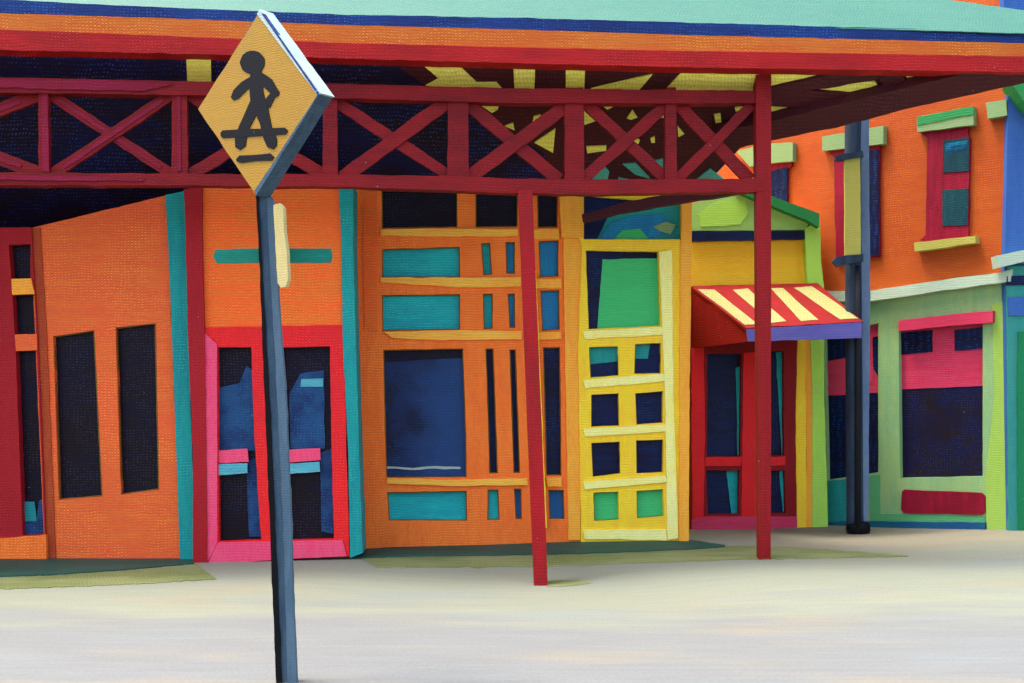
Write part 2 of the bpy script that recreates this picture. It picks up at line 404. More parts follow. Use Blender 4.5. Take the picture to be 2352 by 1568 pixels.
def strip(name, top, bot, mat, h, label, rows=8):
    """ground-hugging strip between two survey polylines (same count), with a real edge of height h"""
    def res(pl, n=60):
        out = []
        us = [p[0] for p in pl]
        for i in range(n + 1):
            t = i / n * (len(pl) - 1); k = min(int(t), len(pl) - 2); f = t - k
            out.append((pl[k][0] * (1 - f) + pl[k + 1][0] * f, pl[k][1] * (1 - f) + pl[k + 1][1] * f + noise.noise(Vector((i * 0.9, len(name), pl[0][1]))) * (3.4 if name == 'verge' else 1.6)))  # verge strips are the painted canopy and post shadows
        return out
    T, B = res(top), res(bot); n = len(T)
    vs, fs = [], []
    for r in range(rows + 1):
        for i in range(n):
            f = r / rows
            vs.append(G(T[i][0] * (1 - f) + B[i][0] * f, T[i][1] * (1 - f) + B[i][1] * f, h))
    for r in range(rows):
        for i in range(n - 1):
            a = r * n + i; fs.append((a, a + n, a + n + 1, a + 1))
    base = len(vs)
    for i in range(n):
        p = vs[rows * n + i]; vs.append(Vector((p.x, p.y, p.z - h - 0.02)))
    for i in range(n - 1): fs.append((rows * n + i, base + i, base + i + 1, rows * n + i + 1))
    me = bpy.data.meshes.new(name); me.from_pydata(vs, [], fs); me.materials.append(MATS[mat])
    o = bpy.data.objects.new(name, me); COL.objects.link(o); o['kind'] = 'structure'; o['label'] = label
    return o
strip('kerb', [(-60, 1281), (0, 1280), (113, 1270), (300, 1266), (444, 1268)], [(-60, 1326), (0, 1323), (113, 1319), (300, 1306), (444, 1293)], 'kerbgreen', 0.016, 'dark green painted contact shadow along the foot of the orange wall')  # painted contact shadow, laid as a thin green sheet
strip('kerb', [(815, 1262), (950, 1252), (1150, 1240), (1335, 1236), (1590, 1240), (1665, 1251)], [(806, 1280), (950, 1276), (1150, 1274), (1335, 1270), (1590, 1260), (1665, 1254)], 'kerbgreen', 0.016, 'dark green painted contact shadow along the foot of the orange and yellow shopfronts')  # painted contact shadow, laid as a thin green sheet
strip('verge', [(-60, 1322), (0, 1318), (150, 1313), (300, 1303), (446, 1292)], [(-60, 1355), (0, 1352), (150, 1347), (320, 1340), (497, 1329)], 'moss', 0.006, 'painted olive canopy shadow left of the red door')  # shadow under the canopy, painted as an olive strip on the ground
strip('verge', [(820, 1277), (950, 1274), (1244, 1270), (1560, 1258), (1700, 1252), (1850, 1258), (2085, 1275)], [(868, 1303), (1000, 1302), (1244, 1301), (1560, 1289), (1700, 1284), (1850, 1282), (2085, 1277)], 'moss', 0.006, 'painted olive canopy shadow tapering away past the slim red corner post')  # shadow under the canopy, painted as an olive strip on the ground

strip('verge', [(1256, 1334), (1290, 1332), (1330, 1332), (1358, 1336)], [(1256, 1346), (1290, 1346), (1330, 1343), (1358, 1338)], 'moss', 0.005, 'small painted post shadow beside the foot of the leaning red post', rows=3)  # cast shadow of the near post, painted on the ground
# ------------------------------------------------------------------ planes
PA = vplane(0, 12.0, 440, 11.95)          # left orange bay
PD = vplane(440, 11.78, 810, 11.86)       # red door bay, stands forward
PB = vplane(812, 12.6, 1335, 12.9)        # orange window grid
PY = vplane(1335, 12.86, 1585, 12.96)     # yellow door tower, a little forward
PG = vplane(1585, 14.8, 1900, 14.9)       # gabled yellow front, set back
PE = vplane(1880, 15.2, 2312, 13.5)       # orange upper / green shop, turned toward us
PF = vplane(2312, 13.42, 2700, 13.3)      # blue building
T0 = vplane(0, 10.9, 1752, 11.55)         # truss
FR = vplane(0, 10.8, 2352, 11.4)          # fascia
PU = Plane((0, 11.16, 4.87), Vector((-0.559 * -0.077 * -1, -0.559, -1)))
# underside plane z = 4.87 - 0.559*(Y - 11.16 - 0.077 X)  ->  normal (−0.043, 0.559, 1) flipped downward
PU.n = Vector((0.043, -0.559, -1)).normalized()
def quad(u0, v0, u1, v1): return [(u0, v0), (u1, v0), (u1, v1), (u0, v1)]
def block(mb, poly, pl, mat, d0, depth):
    """the body of a house behind its front skin"""
    mb.slab(poly, pl, mat, d=-d0, t=depth, jit=0)

# ------------------------------------------------------------------ A: orange bay
bA = thing('shop_building', 'orange shop wall with two tall dark windows and a teal corner strip', 'building', (-4.2, 12.1, 0))
h1 = [(122, 772), (217, 758), (236, 1140), (135, 1148)]
h2 = [(265, 752), (358, 742), (366, 1125), (278, 1136)]
wallA = [(70, 524), (382, 448), (415, 1300), (105, 1330)]
mb = MB(); mb.slab(wallA, PA, 'orangeleft', 0, 0.12, holes=[h1, h2], jit=0.8)
block(mb, [(-700, 620), (84, 528), (380, 452), (412, 1310), (-700, 1310)], PA, 'orangeleft', 0.13, 3.0)
mb.build('wall', bA)
for h in (h1, h2): window(h, PA, bA, 'olive', 'plum')
mb = MB(); mb.slab([(72, 524), (92, 522), (108, 780), (128, 1284), (104, 1290), (86, 820)], PA, 'rust', 0.012, 0.05); 
q = mb.build('jamb', bA)
# red-framed tall window at the edge
rw = MB()
rh = [[(20, 562), (70, 560), (70, 639), (26, 640)], [(28, 677), (79, 675), (83, 767), (34, 768)], [(36, 806), (84, 804), (103, 1227), (52, 1229)]]
rw.slab([(-260, 524), (72, 522), (88, 800), (106, 1240), (-260, 1252)], PA, 'brickred', 0.03, 0.16, holes=rh)
w = rw.build('shop_window_frame', bA)
for r_, h in enumerate(rh): MB().slab(grow(h, 5), PA, 'plum', d=-0.06, t=0.012, jit=0).build('pane', w)
MB().slab([(26, 640), (71, 639), (79, 675), (28, 677)], PA, 'orangebright', 0.045, 0.03).build('rail', w)
MB().slab([(34, 768), (84, 767), (85, 804), (36, 806)], PA, 'orangeleft', 0.045, 0.03).build('rail', w)
MB().slab([(53, 1152), (79, 1152), (84, 1196), (56, 1198)], PA, 'tealwall', d=-0.045, t=0.01).build('poster', w)
MB().slab([(56, 1200), (84, 1196), (90, 1150), (103, 1140), (104, 1228), (53, 1229)], PA, 'doorblue', d=-0.038, t=0.01).build('poster', w)
slab('sill', [(-260, 1238), (0, 1236), (105, 1228), (107, 1300), (0, 1310), (-260, 1310)], PA, 'orangegrid', bA, d=0.06, t=0.12)
slab('pilaster', [(380, 447), (424, 438), (432, 760), (443, 1100), (444, 1292), (414, 1292), (405, 1044), (392, 700)], PA, 'tealpost', bA, d=0.07, t=0.2)

# ------------------------------------------------------------------ D: red door bay
bD = thing('door_bay', 'forward orange bay with glazed red and rose double doors between teal strips', 'entrance bay', (-2.4, 11.95, 0))
mb = MB()
mb.slab([(458, 425), (788, 425), (796, 752), (466, 756)], PD, 'orangepanel', 0, 0.12)
block(mb, [(462, 428), (790, 428), (806, 1300), (474, 1300)], PD, 'orangepanel', 0.13, 3.0)
mb.build('wall', bD)
slab('pilaster', [(422, 434), (464, 430), (463, 522), (470, 780), (473, 1000), (476, 1297), (443, 1297), (443, 1044), (432, 780), (426, 522)], PD, 'brickred', bD, d=0.05, t=0.5)
slab('pilaster', [(778, 424), (812, 424), (811, 560), (817, 783), (825, 1044), (833, 1270), (804, 1281), (800, 1044), (787, 783), (784, 560)], PD, 'tealpost', bD, d=0.03, t=0.5)
lp = [(500, 797), (577, 797), (584, 1000), (600, 1240), (503, 1243)]
rp = [(648, 797), (758, 795), (761, 1000), (767, 1238), (664, 1240)]
mb = MB(); mb.slab([(468, 752), (788, 746), (792, 900), (803, 1277), (472, 1295)], PD, 'red', 0.02, 0.12, holes=[lp, rp])
mb.slab([(470, 764), (498, 790), (499, 1244), (476, 1292), (472, 1000)], PD, 'rose', 0.035, 0.012)
dr = mb.build('door', bD)
MB().slab([(478, 1294), (500, 1246), (600, 1244), (668, 1243), (786, 1240), (796, 1277)], PD, 'rose', 0.04, 0.018).build('bottom_rail', dr)
def pane(par, poly, pl, mat, d=-0.07): return MB().slab(grow(poly, 4), pl, mat, d=d, t=0.012, jit=0).build('pane', par)
pane(dr, lp, PD, 'plum'); pane(dr, rp, PD, 'plum')
def on(par, nm, poly, pl, mat, d, t=0.006, jit=1.2): return MB().slab(poly, pl, mat, d=d, t=t, jit=jit).build(nm, par)
on(dr, 'glass_reflection', [(503, 890), (550, 880), (566, 840), (580, 850), (586, 1035), (504, 1035)], PD, 'doorblue', -0.055)  # blue pieces are reflections in the door glass, laid on as colour
on(dr, 'glass_reflection', [(664, 905), (690, 858), (744, 850), (746, 1030), (668, 1035)], PD, 'doorblue', -0.055)
on(dr, 'glass_reflection', [(566, 1060), (590, 1050), (600, 1232), (572, 1232)], PD, 'doorblue', -0.052)
on(dr, 'glass_reflection', [(735, 1040), (762, 1030), (766, 1226), (738, 1220)], PD, 'doorblue', -0.052)
on(dr, 'crossbar', [(498, 1034), (568, 1030), (571, 1061), (500, 1063)], PD, 'rose', 0.0, 0.02)
on(dr, 'crossbar', [(658, 1033), (735, 1029), (736, 1056), (659, 1062)], PD, 'rose', 0.0, 0.02)
on(dr, 'push_bar', [(500, 1066), (568, 1064), (568, 1086), (503, 1091)], PD, 'cyan', 0.01, 0.02)
on(dr, 'push_bar', [(660, 1064), (734, 1060), (735, 1083), (662, 1089)], PD, 'cyan', 0.01, 0.02)
on(dr, 'notice', [(692, 870), (742, 869), (742, 888), (690, 888)], PD, 'cyan', -0.045)

# ------------------------------------------------------------------ B: orange window grid
bB = thing('shopfront_building', 'orange shopfront with a grid of teal and navy panes between ochre rails', 'building', (-0.4, 12.9, 0))
HB = [
 ([(876, 436), (1051, 436), (1051, 522), (877, 525)], 'plum'), ([(1092, 436), (1180, 440), (1190, 445), (1189, 521), (1092, 522)], 'plum'), ([(1233, 440), (1282, 443), (1281, 522), (1235, 523)], 'plum'),
 ([(878, 572), (1056, 566), (1057, 637), (877, 637)], 'teal'), ([(1105, 558), (1126, 557), (1131, 630), (1110, 632)], 'teal'), ([(1161, 555), (1183, 555), (1183, 629), (1163, 628)], 'bluepane'), ([(1237, 553), (1283, 551), (1283, 635), (1240, 637)], 'bluepane'),
 ([(877, 677), (1057, 675), (1057, 757), (878, 760)], 'teal'), ([(1109, 674), (1132, 674), (1132, 755), (1111, 756)], 'teal'), ([(1166, 674), (1183, 673), (1184, 753), (1170, 753)], 'bluepane'), ([(1241, 667), (1285, 666), (1286, 757), (1245, 760)], 'bluepane'),
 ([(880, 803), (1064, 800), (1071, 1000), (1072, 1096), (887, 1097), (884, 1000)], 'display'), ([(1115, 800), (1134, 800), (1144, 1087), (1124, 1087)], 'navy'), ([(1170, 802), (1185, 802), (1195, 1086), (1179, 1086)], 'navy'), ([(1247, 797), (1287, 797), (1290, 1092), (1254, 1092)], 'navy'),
 ([(889, 1130), (1072, 1127), (1073, 1196), (893, 1195)], 'teal'), ([(1120, 1124), (1145, 1124), (1148, 1194), (1119, 1194)], 'teal'), ([(1180, 1122), (1198, 1122), (1199, 1192), (1184, 1192)], 'steelpane'), ([(1259, 1125), (1295, 1125), (1297, 1192), (1262, 1192)], 'steelpane')]
mb = MB(); mb.slab([(808, 425), (1338, 425), (1336, 1290), (836, 1290)], PB, 'orangegrid', 0, 0.12, holes=[h for h, _ in HB], jit=0.9)
block(mb, [(812, 430), (1334, 430), (1333, 1290), (838, 1290)], PB, 'orangegrid', 0.13, 3.0)
mb.build('wall', bB)
for i, (h, mt) in enumerate(HB):
    ex = ()
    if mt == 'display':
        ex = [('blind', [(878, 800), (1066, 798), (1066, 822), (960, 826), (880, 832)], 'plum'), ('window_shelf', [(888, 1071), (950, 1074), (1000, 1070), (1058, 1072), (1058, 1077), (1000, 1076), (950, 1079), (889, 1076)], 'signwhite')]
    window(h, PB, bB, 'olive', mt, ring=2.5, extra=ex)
slab('pilaster', [(832, 425), (866, 425), (866, 700), (868, 760), (838, 755), (834, 600)], PB, 'orangepanel', bB, d=0.015, t=0.03)
for pl_ in ([(875, 528), (1000, 524), (1190, 526), (1190, 541), (1000, 543), (875, 541)], [(874, 637), (1100, 637), (1196, 636), (1196, 658), (1050, 659), (874, 648)],
            [(882, 762), (1050, 758), (1198, 760), (1198, 779), (1000, 781), (900, 776)], [(889, 1098), (1100, 1101), (1212, 1098), (1212, 1114), (1060, 1116), (889, 1110)]):
    slab('rail', pl_, PB, 'ochre', bB, d=0.03, t=0.04, jit=1.6)
for pl_ in ([(1218, 526), (1284, 525), (1284, 549), (1222, 548)], [(1226, 640), (1290, 638), (1290, 662), (1230, 662)], [(1236, 763), (1288, 762), (1290, 778), (1236, 780)], [(1254, 1096), (1290, 1096), (1290, 1118), (1258, 1118)]):
    slab('rail', pl_, PB, 'orangebright', bB, d=0.03, t=0.04, jit=1.6)
slab('downpipe', [(1222, 620), (1231, 620), (1243, 900), (1256, 1212), (1247, 1212), (1234, 900)], PB, 'yellow', bB, d=0.1, t=0.08)
slab('corner_post', [(1292, 425), (1338, 425), (1336, 700), (1333, 1240), (1306, 1240), (1298, 800)], PB, 'orangebright', bB, d=0.02, t=0.03)

# ------------------------------------------------------------------ Y: yellow tower
bY = thing('tower_building', 'narrow yellow shopfront with pale rails, green blind and eight small square panes', 'building', (1.3, 13.1, 0))
HY_ = [([(1353, 797), (1420, 795), (1421, 862), (1356, 867)], 'tealwall', 0), ([(1459, 790), (1518, 788), (1518, 857), (1457, 858)], 'tealwall', 1),
       ([(1358, 906), (1421, 903), (1423, 977), (1358, 980)], 'navy', 0), ([(1459, 903), (1523, 898), (1523, 970), (1462, 975)], 'navy', 0),
       ([(1358, 1017), (1424, 1014), (1425, 1087), (1361, 1095)], 'navy', 0), ([(1461, 1011), (1524, 1009), (1523, 1084), (1462, 1087)], 'navy', 0),
       ([(1363, 1131), (1421, 1129), (1422, 1193), (1365, 1196)], 'kelly', 0), ([(1462, 1127), (1523, 1123), (1525, 1185), (1463, 1190)], 'kelly', 0)]
big = [(1344, 574), (1512, 577), (1517, 749), (1351, 757)]
dome = [(1340, 448), (1565, 466), (1565, 550), (1340, 550)]
mb = MB(); mb.slab([(1284, 436), (1590, 440), (1586, 470), (1580, 800), (1582, 1290), (1336, 1290), (1328, 800), (1336, 560)], PY, 'yellow', 0, 0.12, holes=[h for h, _, _ in HY_] + [big, dome])
block(mb, [(1340, 446), (1582, 446), (1578, 1290), (1340, 1290)], PY, 'yellow', 0.13, 3.2)
mb.build('wall', bY)
slab('corner_post', [(1284, 440), (1342, 440), (1338, 545), (1290, 545)], PY, 'orangebright', bY, d=0.02, t=0.03)
slab('corner_post', [(1566, 450), (1590, 450), (1584, 900), (1582, 1243), (1560, 1243), (1562, 700)], PY, 'orangebright', bY, d=0.02, t=0.03)
window(dome, PY, bY, 'orangebright', 'tealwall', ring=1, extra=[('transom_panel', [(1340, 448), (1460, 448), (1500, 462), (1395, 500), (1372, 548), (1341, 548)], 'navy'),
    ('transom_panel', [(1380, 548), (1400, 512), (1450, 495), (1520, 490), (1545, 520), (1500, 548)], 'bluepane'), ('transom_panel', [(1410, 548), (1430, 528), (1470, 524), (1490, 548)], 'kelly'),
    ('leaf_decal', [(1500, 520), (1530, 508), (1552, 516), (1540, 538), (1515, 530)], 'sage')])
window(big, PY, bY, 'yellow', 'navy', ring=1.5, extra=[('blind', [(1384, 595), (1512, 593), (1517, 749), (1372, 755)], 'kelly')])
for h, mt, k in HY_:
    ex = ()
    (a, b), (c, d) = h[0], h[2]
    if mt == 'tealwall':
        ex = [('blind', [(a, (b + d) / 2 + 8), (c, (b + d) / 2), (c, d), (a, d + 2)], 'navy')]
        if k: ex = [('blind', [(a, (b + d) / 2), ((a + c) / 2, (b + d) / 2), ((a + c) / 2 + 5, b), (c, b), (c, d), (a, d)], 'navy')]
    window(h, PY, bY, 'olive', mt, ring=1.2, extra=ex)
slab('stile', [(1514, 578), (1543, 574), (1547, 900), (1558, 1236), (1533, 1240), (1528, 900)], PY, 'paleyellow', bY, d=0.03, t=0.03)
for a, b, c, d in ((760, 750, 778, 768), (872, 858, 892, 874), (984, 974, 1002, 990), (1106, 1092, 1124, 1106), (1218, 1216, 1238, 1240)):
    slab('rail', [(1340, a), (1440, (a + b) / 2), (1530, b), (1532, d), (1440, (c + d) / 2), (1344, c)], PY, 'paleyellow', bY, d=0.022, t=0.03, jit=1.6)

# ------------------------------------------------------------------ G: gabled yellow front with awning
bG = thing('gabled_shop', 'yellow shop with green gable, striped awning and dark red doors', 'building', (3.0, 15.0, 0))
hL1 = [(1625, 812), (1703, 812), (1700, 1048), (1623, 1048)]; hL2 = [(1622, 1080), (1698, 1080), (1697, 1179), (1626, 1181)]
hR1 = [(1752, 806), (1800, 805), (1801, 1046), (1752, 1046)]; hR2 = [(1752, 1080), (1802, 1080), (1805, 1178), (1752, 1180)]
mb = MB()
mb.slab([(1440, 500), (1578, 500), (1590, 478), (1690, 438), (1720, 436), (1860, 510), (1893, 655), (1870, 780), (1868, 1250), (1440, 1250)], PG, 'amber', -0.075, 3.0, jit=0)
mb.build('wall', bG)
slab('gable', [(1584, 474), (1590, 466), (1692, 437), (1722, 438), (1858, 508), (1852, 528), (1584, 530)], PG, 'gablesage', bG, d=0.02, t=0.06)
slab('gable_panel', [(1606, 492), (1640, 468), (1712, 458), (1718, 490), (1700, 515), (1610, 520)], PG, 'gablegreen', bG, d=0.035, t=0.03, jit=2)
slab('roof_edge', [(1694, 440), (1735, 436), (1882, 490), (1881, 522), (1855, 506), (1738, 458)], PG, 'greenedge', bG, d=0.15, t=0.25)
slab('eaves_strip', [(1588, 531), (1848, 530), (1848, 549), (1588, 554)], PG, 'navy', bG, d=0.05, t=0.08)
slab('corner_post', [(1848, 526), (1883, 500), (1886, 600), (1893, 666), (1893, 900), (1902, 1213), (1902, 1250), (1866, 1250), (1866, 900), (1856, 655)], PG, 'limepost', bG, d=0.04, t=0.3)
slab('corner_post', [(1826, 770), (1850, 770), (1852, 1213), (1852, 1250), (1830, 1250), (1828, 1000)], PG, 'yellow', bG, d=0.035, t=0.12)
slab('corner_post', [(1850, 770), (1866, 770), (1868, 1213), (1868, 1250), (1852, 1250), (1852, 1000)], PG, 'orangebright', bG, d=0.03, t=0.12)
mb = MB(); mb.slab([(1586, 658), (1604, 656), (1720, 740), (1832, 776), (1826, 1000), (1832, 1250), (1588, 1250)], PG, 'darkred', 0.05, 0.12, holes=[hL1, hL2, hR1, hR2])
dr = mb.build('door', bG)
for h in (hL1, hL2, hR1, hR2): pane(dr, h, PG, 'navy', -0.05)
on(dr, 'rail', [(1620, 1050), (1704, 1048), (1702, 1070), (1620, 1070)], PG, 'red', 0.07, 0.03)
on(dr, 'rail', [(1765, 1050), (1804, 1048), (1804, 1068), (1765, 1070)], PG, 'red', 0.07, 0.03)
on(dr, 'bottom_rail', [(1589, 1192), (1620, 1186), (1830, 1186), (1831, 1218), (1589, 1219)], PG, 'pink', 0.07, 0.03)
on(dr, 'stile', [(1588, 800), (1616, 790), (1620, 1000), (1616, 1188), (1590, 1190)], PG, 'red', 0.062, 0.02)
on(dr, 'stile', [(1708, 810), (1738, 808), (1738, 1188), (1703, 1188)], PG, 'red', 0.062, 0.02)
on(dr, 'glass_reflection', [(1690, 845), (1702, 840), (1700, 1046), (1694, 1046)], PG, 'teal', -0.035)
on(dr, 'glass_reflection', [(1668, 1082), (1697, 1080), (1697, 1178), (1680, 1178)], PG, 'teal', -0.035)
on(dr, 'glass_reflection', [(1782, 810), (1800, 806), (1801, 1040), (1796, 1046)], PG, 'teal', -0.035)
on(dr, 'glass_reflection', [(1790, 1082), (1802, 1080), (1804, 1170), (1798, 1176)], PG, 'teal', -0.035)
# awning: cloth slopes out from the wall to a lilac valance
def tri_slope(u, v):
    """depth on the awning cloth: back edge on the wall, front edge 1.15 m out"""
    vb = 656 - (u - 1600) * 0.018; vf = 751 - (u - 1715) * 0.045
    return max(0, min(1.05, (v - vb) / (vf - vb)))
def cloth(polys, mat, off, name, par, th=0.02):
    mb = MB(); i = mb.mi(mat)
    for poly in polys:
        pts = wob(poly, 1.0, 14)
        front = []
        for u, v in pts:
            Y = 14.75 - 1.15 * tri_slope(u, v) - off
            front.append(Vector(((u - CX) * Y / F, Y, EYE + (HY - v) * Y / F)))
        back = [p + Vector((0, 0.01, -th)) for p in front]
        mb.loops([front], [back], mat)
    return mb.build(name, par)
aw = cloth([[(1590, 660), (1602, 656), (1878, 650), (1982, 738), (1714, 753)]], 'stripered', 0, 'awning', bG, 0.03)
for st in ([(1603, 664), (1640, 665), (1740, 743), (1711, 745)], [(1683, 665), (1718, 662), (1806, 737), (1771, 741)],
           [(1771, 662), (1798, 661), (1880, 734), (1840, 737)], [(1823, 660), (1865, 657), (1971, 731), (1930, 733)]):
    cloth([st], 'stripecream', 0.014, 'stripe', aw, 0.006)
PV = Plane((0, 13.58, 0), (0, -1, 0))
MB().slab([(1714, 755), (1979, 740), (1979, 776), (1718, 784)], PV, 'lilac', 0.0, 0.03).build('valance', aw)
# red cheek of the awning, from the wall to the front edge
mb = MB()
def pY(u, v, Y): return Vector(((u - CX) * Y / F, Y, EYE + (HY - v) * Y / F))
ck = [pY(1590, 662, 14.74), pY(1714, 753, 13.62), pY(1717, 784, 13.62), pY(1592, 800, 14.74)]
mb.loops([ck], [[p + Vector((0.03, 0.03, 0)) for p in ck]], 'darkred'); mb.build('cheek', aw)

# ------------------------------------------------------------------ E: orange upper storey, green shop
bE = thing('corner_building', 'orange upper storey with crimson sash windows above a pale green shopfront', 'building', (4.8, 14.8, 0))
W3a = [(2166, 322), (2225, 316), (2225, 392), (2166, 396)]; W3b = [(2164, 436), (2224, 432), (2222, 516), (2164, 519)]
s1 = [(1893, 768), (2018, 742), (2018, 1085), (1900, 1103)]
s2 = [(2064, 758), (2258, 742), (2258, 1094), (2067, 1098)]
mb = MB()
mb.slab([(1560, -150), (2298, -150), (2316, 196), (2310, 640), (1998, 684), (1560, 700)], PE, 'orangebrick', 0, 0.15, jit=0)
block(mb, [(1560, -150), (2298, -150), (2316, 196), (2314, 1260), (1560, 1260)], PE, 'orangebrick', 0.16, 3.5)
mb.build('wall', bE)
mb = MB(); mb.slab([(1860, 664), (1998, 686), (2318, 640), (2314, 1000), (2316, 1260), (1860, 1260)], PE, 'shopgreen', 0.005, 0.15, holes=[s1, s2], jit=0.6)
sf = mb.build('shopfront', bE)
slab('cornice', [(1880, 668), (1996, 668), (2180, 640), (2300, 625), (2322, 618), (2320, 646), (2200, 662), (1996, 692), (1880, 690)], PE, 'palegrey', bE, d=0.12, t=0.16)
# lintels, sills and windows of the upper storey
def up_window(frame, panes, lint, lint2=None, sill=None, stiles=()):
    fr = MB().slab(frame, PE, 'crimson', 0.04, 0.06, jit=1.2).build('window', bE)
    for p_, m_ in panes: MB().slab(p_, PE, m_, 0.05, 0.02, jit=1.0).build('pane', fr)
    MB().slab(lint, PE, 'sage', 0.09, 0.12).build('lintel', fr)
    if lint2: MB().slab(lint2, PE, 'greenedge', 0.097, 0.02).build('lintel_moulding', fr)
    if sill: MB().slab(sill, PE, 'bannercream', 0.12, 0.14).build('sill', fr)
up_window([(1728, 378), (1760, 374), (1818, 368), (1818, 382), (1808, 388), (1808, 470), (1745, 470)], [([(1762, 398), (1786, 388), (1808, 384), (1808, 466), (1762, 462)], 'navy')],
          [(1690, 347), (1760, 330), (1821, 327), (1821, 370), (1763, 375), (1722, 382)])
up_window([(1900, 346), (2022, 328), (2020, 342), (2020, 590), (1920, 600), (1915, 360)], [([(1945, 350), (2018, 344), (2018, 586), (1945, 592)], 'navy')],
          [(1888, 313), (2029, 288), (2029, 330), (1888, 346)])
up_window([(2112, 304), (2226, 286), (2222, 306), (2228, 318), (2224, 545), (2122, 556), (2112, 552), (2126, 540), (2130, 316)],
          [(W3a, 'deepteal'), (W3b, 'deepteal'), ([(2170, 330), (2222, 322), (2222, 345), (2196, 350), (2172, 352)], 'bluepane')],  # blue piece is the upper pane's highlight, painted on
          [(2106, 268), (2236, 244), (2236, 286), (2107, 303)], [(2106, 268), (2236, 244), (2236, 262), (2107, 288)],
          [(2099, 557), (2240, 541), (2241, 558), (2101, 577)])
MB().slab([(2264, 236), (2311, 228), (2313, 264), (2268, 272)], PE, 'sage', 0.09, 0.12).build('lintel', bE)
# shop windows
w1 = window(s1, PE, bE, 'shopgreen', 'navy', ring=1, extra=[('blind', [(1896, 830), (1940, 822), (1990, 815), (2018, 868), (2018, 902), (1900, 908)], 'pink'), ('blind', [(1990, 744), (2018, 742), (2018, 772), (2004, 775), (2006, 880), (1992, 880)], 'pink')])
w2 = window(s2, PE, bE, 'shopgreen', 'windownavy', ring=1, extra=[('blind', [(2064, 758), (2258, 742), (2258, 886), (2065, 894)], 'pink'),
     ('upper_pane', [(2067, 764), (2142, 758), (2142, 808), (2066, 815)], 'navy'), ('upper_pane', [(2192, 758), (2257, 750), (2258, 800), (2193, 805)], 'navy')])
slab('shutter_box', [(2063, 736), (2180, 722), (2281, 713), (2280, 740), (2180, 748), (2064, 760)], PE, 'pink', bE, d=0.08, t=0.1)
slab('panel', [(2072, 1128), (2078, 1124), (2255, 1132), (2262, 1140), (2263, 1176), (2256, 1182), (2076, 1178), (2069, 1170)], PE, 'crimson', bE, d=0.03, t=0.04)
slab('stall_riser', [(1902, 1104), (1944, 1100), (1990, 1096), (1990, 1206), (1902, 1216)], PE, 'tealwall', bE, d=0.02, t=0.03)
slab('lower_panel', [(1996, 1094), (2020, 1090), (2022, 1180), (2262, 1186), (2262, 1203), (2000, 1200)], PE, 'mint', bE, d=0.02, t=0.03)
slab('plinth', [(1902, 1200), (1940, 1196), (2100, 1198), (2262, 1200), (2262, 1213), (2262, 1250), (1902, 1250)], PE, 'bluebase', bE, d=0.05, t=0.08)
slab('pilaster', [(2278, 700), (2312, 690), (2314, 1250), (2266, 1250), (2264, 1100), (2284, 900)], PE, 'lime', bE, d=0.02, t=0.04)

# ------------------------------------------------------------------ F: blue building
bF = thing('blue_building', 'bright blue building with white ledge and aqua shopfront past the orange wall', 'building', (6.4, 13.6, 0.1))
mb = MB(); mb.slab([(2296, -150), (2700, -150), (2700, 1250), (2316, 1250), (2308, 620), (2316, 190)], PF, 'blue', 0, 3.5, jit=0); mb.build('wall', bF)
slab('cornice', [(2290, 586), (2352, 574), (2700, 560), (2700, 590), (2352, 600), (2294, 614)], PF, 'palegrey', bF, d=0.18, t=0.2)
slab('shopfront', [(2314, 612), (2700, 596), (2700, 1250), (2318, 1250), (2312, 640)], PF, 'aqua', bF, d=0.03, t=0.06)
slab('sign_band', [(2313, 634), (2700, 620), (2700, 648), (2312, 655)], PF, 'navy', bF, d=0.05, t=0.04)
slab('sign_band', [(2316, 682), (2700, 672), (2700, 722), (2318, 725)], PF, 'blue', bF, d=0.05, t=0.04)
slab('shop_door', [(2340, 762), (2700, 756), (2700, 1250), (2340, 1250), (2338, 900)], PF, 'deepgreen', bF, d=0.06, t=0.05)
slab('gutter_bracket', [(2322, 188), (2352, 178), (2700, 110), (2700, 180), (2380, 262), (2350, 230)], PF, 'greenedge', bF, d=0.25, t=0.3)

# ------------------------------------------------------------------ canopy
cn = thing('walkway_canopy', 'long canopy with red lattice truss, red posts and teal roof over the shopfronts', 'canopy', (0.3, 11.2, -0.05))
Lx = -1500
def roofpl():
    # pitched front face rising back from the gutter
    b = hit(1176, 40, FR, 0.0)
    n = Vector((0.0385, -0.62, 0.78)).normalized()
    return Plane(b, n)
slab('roof', [(Lx, -76), (0, 2), (240, 15), (784, 37), (1176, 44), (1568, 53), (2352, 76), (2500, 82), (2500, 44), (2352, 23), (2185, 0), (1176, -139), (0, -300), (Lx, -500)], roofpl(), 'roofteal', cn, d=0.0, t=0.008)
slab('gutter', [(Lx, -80), (0, -2), (250, 11), (784, 33), (1176, 40), (1568, 51), (2352, 73), (2500, 78), (2500, 108), (2352, 100), (1568, 82), (1176, 69), (784, 58), (400, 43), (0, 31), (Lx, -30)], FR, 'fascianavy', cn, d=0.07, t=0.2)
slab('fascia', [(Lx, -32), (0, 30), (400, 42), (784, 57), (1176, 67), (1568, 80), (2352, 99), (2500, 104), (2500, 134), (2352, 131), (1568, 119), (1176, 110), (784, 99), (0, 69), (Lx, 10)], FR, 'orangefascia', cn, d=0.08, t=0.2)
slab('front_beam', [(Lx, 8), (0, 67), (784, 98), (1176, 108), (1568, 117), (2352, 129), (2500, 132), (2500, 168), (2352, 165), (1568, 154), (1176, 144), (784, 134), (560, 126), (0, 114), (Lx, 60)], FR, 'beamred', cn, d=0.11, t=0.2)
